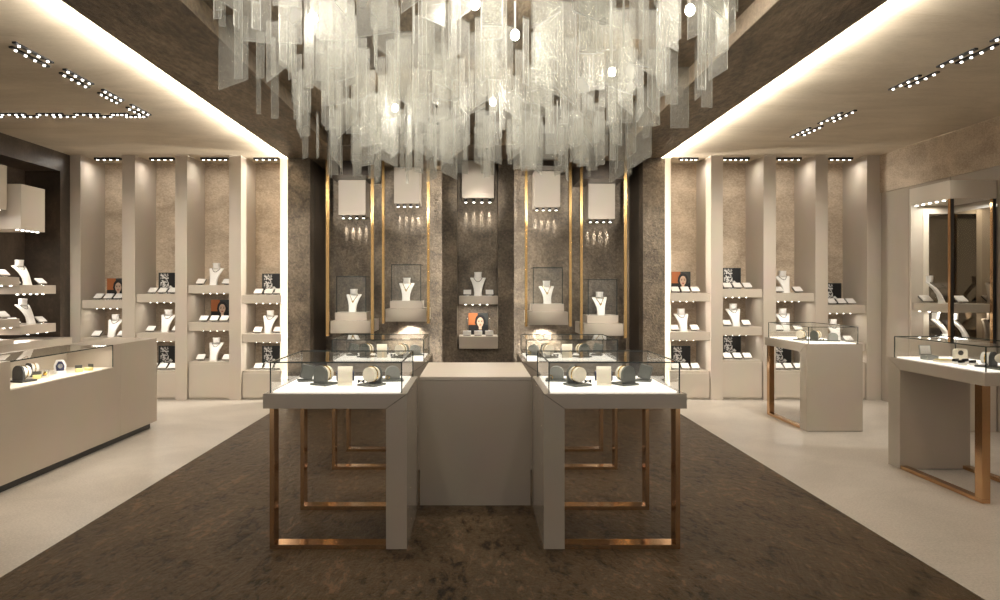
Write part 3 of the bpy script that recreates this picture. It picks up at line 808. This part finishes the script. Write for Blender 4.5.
def make_ringbox():
    root = thing('ring_box', '', 'jewelry box')
    MB().box(-.03, .03, -.025, .025, 0, .03, bev=.003).build('box_base', M['yellow'], root)
    MB().box(-.03, .03, .018, .026, .031, .06, bev=.002).build('lid', M['charcoal'], root)
    return register(root)
RB = make_ringbox()
place(RB, (-3.79, 6.06, zc), R(30), 'pale yellow ring box beside the charcoal arches %s' % wc, 'ring boxes in the long counter')
place(RB, (-3.70, 6.55, zc), R(40), 'pale yellow ring box, nearer of two past the navy watch %s' % wc, 'ring boxes in the long counter')
place(RB, (-3.67, 6.66, zc), R(-20), 'pale yellow ring box, last of two past the navy watch %s' % wc, 'ring boxes in the long counter')
fr = thing('framed_pendant', 'small square silver framed pendant %s' % wc, 'jewelry', (-3.76, 6.13, zc))
f_ = MB(); mt = Matrix.Translation((-3.76, 6.13, zc)) @ Matrix.Rotation(R(25), 4, 'Z')
f_.box(-.03, -.022, -.012, .012, 0, .07, mat=mt).box(.022, .03, -.012, .012, 0, .07, mat=mt).box(-.022, .022, -.012, .012, 0, .008, mat=mt).box(-.022, .022, -.012, .012, .062, .07, mat=mt)
f_.build('square_frame', M['silver'], fr)
MB().ball((-3.76, 6.13, zc + .035), .019, (1, .4, 1)).build('medallion', M['gold'], fr, smooth=True)
ws = thing('watch_stand', 'white watch stand with navy strap %s' % wc, 'watch', (-3.80, 6.42, zc))
mt = Matrix.Translation((-3.80, 6.42, zc)) @ Matrix.Rotation(R(35), 4, 'Z')
MB().cyl((-3.80, 6.42, zc), (-3.80, 6.42, zc + .025), .05, .042, 24).build('base', M['white'], ws, smooth=True)
MB().prism([(-.045, .0), (.045, 0), (.05, .05), (.03, .10), (-.03, .10), (-.05, .05)], .01, .028, 'y', mt @ Matrix.Translation((0, 0, .024))).build('back_panel', M['white'], ws)
MB().prism([(-.03, .0), (.03, 0), (.035, .045), (.016, .085), (-.016, .085), (-.035, .045)], -.004, .009, 'y', mt @ Matrix.Translation((0, 0, .026))).build('navy_strap', M['navy'], ws)
MB().cyl(mt @ Vector((0, -.012, .07)), mt @ Vector((0, -.004, .07)), .02, .02, 18).build('dial', M['silver'], ws, smooth=True)

# ------------------------------------------------------------------ dark stone wall on the counter side
def wall_shelf(y0, y1, top, th_, label, spots):
    root = thing('wall_shelf', label, 'shelf', (-5.8, (y0 + y1) / 2, top - th_), 'taupe shelves on the dark stone wall')
    MB().box(-6.145, -5.45, y0, y1, top - th_, top, bev=.003).build('shelf_board', M['lacquer'], root)
    for y in spots:
        l = MB(); spot_lens(l, -5.50, y, top - th_, .016); l.build('spotlight', M['spot'], root)
    light('AREA', 'shelf_light', (-5.75, (y0 + y1) / 2, top - th_ - .02), 1.6, shape='RECTANGLE', size=.1, size_y=(y1 - y0) * .8)
sp = lambda a, b, n_: [a + (b - a) * i / (n_ - 1) for i in range(n_)]
wall_shelf(8.40, 9.115, 1.606, .11, 'far upper taupe shelf on the dark stone wall', sp(8.42, 8.92, 5))
wall_shelf(8.40, 9.115, 1.115, .11, 'far lower taupe shelf on the dark stone wall', sp(8.62, 9.0, 3))
wall_shelf(7.6, 8.385, 1.70, .10, 'near upper taupe shelf on the dark stone wall', sp(7.8, 8.3, 4))
wall_shelf(7.6, 8.385, 1.205, .10, 'near lower taupe shelf on the dark stone wall', sp(8.05, 8.3, 3))
for i, (y0, y1, z0, z1, wd) in enumerate([(8.335, 8.80, 2.27, 2.81, 'far'), (7.45, 8.085, 2.47, 2.98, 'near')]):
    lamp = thing('downlight_box', '%s pale taupe light box hung on the dark stone wall' % wd, 'lamp', (-5.75, (y0 + y1) / 2, z0), 'downlight boxes on the dark stone wall')
    MB().box(-6.145, -5.40, y0, y1, z0, z1, bev=.004).build('box_shell', M['lacquer'], lamp)
    for y in sp(y0 + .04, y1 - .04, 5):
        l = MB(); spot_lens(l, -5.47, y, z0, .02); l.build('spotlight', M['spot'], lamp)
    light('AREA', 'box_light', (-5.75, (y0 + y1) / 2, z0 - .02), 5., shape='RECTANGLE', size=.1, size_y=.4)
GD = 'display pieces on the dark stone wall'
place(BUSTP, (-5.62, 8.80, 1.606), R(80), 'white bust with dark bead necklace, far upper shelf of dark stone wall', GD, s=1.0)
place(BUSTP, (-5.60, 8.84, 1.115), R(80), 'white bust with dark bead necklace, far lower shelf of dark stone wall', GD, s=1.0)
for z, nm_ in ((1.606, 'far upper'), (1.115, 'far lower')):
    place(PAD, (-5.58, 9.0, z), R(70), 'white pad beyond the bust, %s shelf of dark stone wall' % nm_, GD)
    place(PAD, (-5.66, 8.60, z), R(70), 'white pad before the bust, %s shelf of dark stone wall' % nm_, GD)
for z, nm_ in ((1.70, 'near upper'), (1.205, 'near lower')):
    place(PAD, (-5.58, 8.28, z), R(70), 'lone white pad, %s shelf of dark stone wall' % nm_, GD)
cb = thing('wall_cabinet', 'low taupe cabinet along the foot of the dark stone wall', 'cabinet', (-5.8, 8.0, 0))
MB().box(-6.145, -5.50, 6.45, 9.57, .005, .90, bev=.003).build('carcass', M['lacquer'], cb)
MB().box(-6.145, -5.50, 6.45, 8.36, .902, .96, bev=.003).build('raised_top', M['lacquer'], cb)

# ------------------------------------------------------------------ glass wall cabinet on the opposite wall
gx0, gx1, gy0, gy1 = 5.18, 5.685, 7.62, 8.34
gc = thing('glass_wall_cabinet', 'tall glass wall cabinet with bronze corner posts and lit canopy', 'display cabinet', (5.43, 7.98, 0))
MB().box(gx0, gx1, gy0, gy1, .005, .965, bev=.003).build('base_plinth', M['lacquer'], gc)
MB().box(gx0, gx1, gy0, gy1, 2.545, 2.745, bev=.003).build('canopy', M['lacquer'], gc)
MB().box(gx0 + .002, gx1, gy1 - .03, gy1, .966, 2.544).build('end_panel', M['lacquer'], gc)
MB().box(gx1 - .012, gx1 - .002, gy0 + .01, gy1 - .04, .966, 2.46).build('mirror_back', M['darkglass'], gc)
MB().box(5.325, 5.39, gy1 - .036, gy1 - .0305, .966, 2.50).build('cream_strip', M['cream'], gc)
MB().box(5.392, gx1 - .013, gy1 - .036, gy1 - .0305, .966, 2.45).build('dark_mirror_panel', M['darkglass'], gc)
for x in (gx0, gx1 - .045):
    pp = MB().box(x, x + .04, gy0 + .004, gy0 + .04, .966, 2.544).build('bronze_post', M['bronze'], gc)
    MB().box(x + .008, x + .04, gy0, gy0 + .0035, .966, 2.544).build('black_face', M['black'], pp)
MB().box(gx0 + .012, gx0 + .018, gy0 + .04, gy1 - .03, .966, 2.544).build('front_pane', M['glass'], gc)
MB().box(gx0 + .04, gx1 - .045, gy0 + .012, gy0 + .018, .966, 2.544).build('end_pane', M['glass'], gc)
cs = MB().box(gx0 + .025, gx1 - .02, gy0 + .045, gy1 - .035, 1.30, 1.394, bev=.002).build('shelf', M['lacquer'], gc)
for y in sp(gy0 + .1, gy1 - .1, 4):
    l = MB(); spot_lens(l, gx0 + .06, y, 1.30); l.build('spotlight', M['spot'], cs)
for y in sp(gy0 + .06, gy1 - .06, 6):
    l = MB(); spot_lens(l, gx0 + .05, y, 2.545, .018); l.build('spotlight', M['spot'], gc)
light('AREA', 'cabinet_light', (5.40, 7.98, 2.52), 3.5, shape='RECTANGLE', size=.2, size_y=.6)
light('AREA', 'cabinet_light', (5.40, 7.98, 1.28), 1.5, shape='RECTANGLE', size=.1, size_y=.5)
GG = 'display pieces in the glass wall cabinet'
place(BUSTP, (5.38, 8.06, 1.394), R(50), 'large white bust on the upper shelf of the glass wall cabinet', GG)
place(PAD, (5.30, 8.22, 1.394), R(0), 'white pad behind the bust on the glass wall cabinet shelf', GG)
place(PAD, (5.45, 7.85, 1.394), R(0), 'white pad before the bust on the glass wall cabinet shelf', GG)
place(BUSTP, (5.43, 8.03, .966), R(45), 'white bust in the glass wall cabinet base, against its end panel', GG)
place(BUSTP, (5.53, 7.86, .966), R(45), 'white bust in the glass wall cabinet base, in its middle', GG)
place(PAD, (5.29, 7.80, .966), R(0), 'white pad lying between the two busts low in the glass wall cabinet', GG)

# ------------------------------------------------------------------ chandelier of hanging frosted glass sheets
random.seed(11)
ch = thing('glass_chandelier', 'huge chandelier of hanging frosted glass sheets with glowing bulbs over the island', 'chandelier', (0, 5.6, HS))
slats = []
y = 3.5
rows = 22
for r_ in range(rows):
    y = 3.45 + (8.62 - 3.45) * (r_ + .5) / rows
    ncol = 14
    for q in range(ncol):
        if random.random() < .06: continue
        x = CX0 + .06 + (CX1 - CX0 - .12) * (q + .5 + random.uniform(-.45, .45)) / ncol
        yy = y + random.uniform(-.09, .09)
        wd = random.choice([.035, .05, .06, .08, .10, .13, .16, .20])
        edge = max(abs(x) / 1.85, 0)
        ln = random.uniform(.26, .58) + .10 * random.random() * (1 - edge) + (.10 if yy > 7.2 else .02)
        yaw = random.gauss(0, R(14))
        if random.random() < .12: yaw += R(70)
        cut = random.uniform(-.42, .42) * wd if random.random() < .8 else 0
        if yy < 5.0: x = min(max(x, -.385 * yy), .375 * yy) * random.uniform(.9, 1)
        hw = wd / 2 * abs(math.cos(yaw)) + .01
        x = min(max(x, CX0 + hw + .012), CX1 - hw - .012)
        slats.append((x, yy, wd, ln, yaw, cut))
def slat(mb, s):
    x, yy, wd, ln, yaw, cut = s; nf = len(mb.bm.faces)
    mt = Matrix.Translation((x, yy, CZ - .004)) @ Matrix.Rotation(yaw, 4, 'Z')
    mb.prism([(-wd / 2, 0), (wd / 2, 0), (wd / 2, -ln + cut), (-wd / 2, -ln - cut)], -.003, .003, 'y', mt)
    mb.bm.faces.ensure_lookup_table()
    for f in mb.bm.faces[nf:nf + 4]: f.material_index = 1
def shown(s):
    x, yy, wd, ln, *_ = s
    zt, zb_ = min(CZ, EYE + VY / F * yy), CZ - ln
    return max(0, zt - zb_) * wd * abs(math.cos(s[4])) / (yy * yy)
slats.sort(key=shown, reverse=True)
slats = [s for s in slats if shown(s) > 0 or s[1] > 3.6]
for s in slats[:100]:
    m_ = MB(); slat(m_, s); m_.build('glass_sheet', M['frost'], ch).data.materials.append(M['frost_edge'])
m_ = MB()
for s in slats[100:]: slat(m_, s)
tag(m_.build('glass_sheet_mass', M['frost'], ch), kind='stuff').data.materials.append(M['frost_edge'])
for px, py, zz_ in [(313, 18, 3.28), (395, 108, 3.24), (493, 102, 3.24), (515, 35, 3.26), (475, 4, 3.27), (612, 72, 3.26), (690, 10, 3.28), (300, -40, 3.28)]:
    Y = (zz_ - EYE) * F / (VY - py); x = xa(px, Y)
    bl = MB().ball((x, Y, zz_), .028, (1, 1, 1.25)).build('bulb', M['bulb'], ch, smooth=True)
    MB().cyl((x, Y, zz_ + .035), (x, Y, CZ), .006, n=8).build('bulb_stem', M['silver'], bl, smooth=True)
    light('POINT', 'bulb_light', (x, Y, zz_ - .06), 3.5, shadow_soft_size=.12)

# ------------------------------------------------------------------ lights
WARM = (1, .93, .82)
for sg in (-1, 1):
    # cove along the dropped ceiling, shining out over the side ceiling
    o = light('AREA', 'ceiling_cove', (sg * (XD - .13), 5.0, HS + .047), 640., WARM, shape='RECTANGLE', size=.012, size_y=11., spread=R(110))
    o.rotation_euler = (0, R(-90 - 9) * sg, 0)
    # upright cove behind the portal edge
    o = light('AREA', 'portal_cove', (sg * (XD - .10), YP + .27, 1.7), 26., WARM, shape='RECTANGLE', size=.03, size_y=3.2)
    o.rotation_euler = (R(90), 0, R(90 if sg > 0 else -90))
    aim(o, (sg * 4.0, YP + .75, 1.7))
# coves on both flanks of the central pier
for x, sg in ((px0 + .05, -1), (px1 - .05, 1)):
    o = light('AREA', 'pier_cove', (x, 10.26, 1.7), 11., WARM, shape='RECTANGLE', size=.03, size_y=3.2)
    o.rotation_euler = (R(90), 0, 0)
    aim(o, (x + sg * .35, 10.63, 1.7))
# downlighting from the side ceilings
for x in (XL_, XR_):
    for y in (2.2, 4.9, 6.0, 7.1, 8.3):
        s_ = light('SPOT', 'ceiling_downlight', (x, y, HC - .04), 26. if x > 0 else 30., WARM, spot_size=R(95), spot_blend=.9, shadow_soft_size=.12)
        aim(s_, (x * .92, y + 1.1, 0))
    for y in (6.8, 7.6):
        for dx in ((-1.1, 0., 1.1) if x < 0 else (-1.1, -.2, .6)):
            s_ = light('SPOT', 'alcove_fill', (x + dx, y, HC - .04), 55., WARM, spot_size=R(80), spot_blend=.9, shadow_soft_size=.1)  # added fill spots with no lamps of their own, brightening the pilasters
            aim(s_, (x + dx, 9.81, 1.2))
# added fill spots floating over the island, no fixtures there
for x in (-.83, .83):
    for y in (4.5, 6.4):
        s_ = light('SPOT', 'island_fill', (x, y, 2.7), 30., WARM, spot_size=R(46), spot_blend=.5, shadow_soft_size=.05)

s_ = light('SPOT', 'island_fill', (0, 5.5, 2.75), 60., WARM, spot_size=R(40), spot_blend=.5, shadow_soft_size=.05)
light('AREA', 'coffer_fill', (0, 5.9, CZ - .012), 68., WARM, shape='RECTANGLE', size=3.2, size_y=5.0)  # added area light, no panel there; brightens the glass sheets evenly
# added spots without fixtures, brightening the hanging boxes and stands
for x in (-1.75, -.98, .05, 1.05, 1.8):
    s_ = light('SPOT', 'stand_fill', (x, 8.95, HS - .03), 24., WARM, spot_size=R(34), spot_blend=.8, shadow_soft_size=.04)
    aim(s_, (x, 10.2, 2.2))
    s_ = light('SPOT', 'box_fill', (x * .9, 6.6, 2.45), 170. if abs(x) < .5 else 300., WARM, spot_size=R(17), spot_blend=.6, shadow_soft_size=.03)
    aim(s_, (x, 10.24, 2.85))
for (x, z) in ((-1.72, 1.2), (-.96, 1.4), (.05, 1.55), (1.0, 1.4), (1.82, 1.2)):
    s_ = light('SPOT', 'plinth_fill', (x * .9, 6.9, 2.5), 130. if abs(x) > .5 else 80., WARM, spot_size=R(13), spot_blend=.7, shadow_soft_size=.03)  # added floating spots that brighten the plinth fronts
    aim(s_, (x, 9.9, z))
for sg in (-1, 1):
    s_ = light('SPOT', 'pier_fill', (sg * 2.3, 8.5, HS - .03), 34., WARM, spot_size=R(50), spot_blend=.8, shadow_soft_size=.04); aim(s_, (sg * 2.45, 9.6, 1.9))  # added fill spots to brighten the outer piers
s_ = light('SPOT', 'table_front_fill', (3.9, 5.3, HC - .04), 130., WARM, spot_size=R(36), spot_blend=.7, shadow_soft_size=.05); aim(s_, (3.9, 7.63, .6))  # added fill spot brightening the front of the side table
for y in (5.2, 6.8):
    s_ = light('SPOT', 'counter_front_fill', (-2.3, y, HS - .02), 40., WARM, spot_size=R(60), spot_blend=.8, shadow_soft_size=.08); aim(s_, (-3.6, y + .3, .6))  # added fill spots without fixtures, brightening the counter front
wd_ = bpy.data.worlds.new('showroom_world'); sc.world = wd_; wd_.use_nodes = True
bg = wd_.node_tree.nodes['Background']; bg.inputs[0].default_value = (1, .94, .86, 1); bg.inputs[1].default_value = .50

# ------------------------------------------------------------------ camera
cam = bpy.data.cameras.new('camera'); co = bpy.data.objects.new('camera', cam); COL.objects.link(co)
co.location = (0, 0, EYE); co.rotation_euler = (R(90), 0, 0)
cam.sensor_width = 36; cam.lens = 36 * F / 1000
cam.shift_x = (500 - VX) / 1000; cam.shift_y = -(300 - VY) / 1000
cam.clip_start = .05; cam.clip_end = 60
sc.camera = co
sc.view_settings.view_transform = 'Standard'
sc.view_settings.look = 'None'
sc.view_settings.exposure = .66
sc.cycles.transparent_max_bounces = 48
sc.cycles.max_bounces = 8
sc.cycles.sample_clamp_indirect = 5.
sc.cycles.use_denoising = True
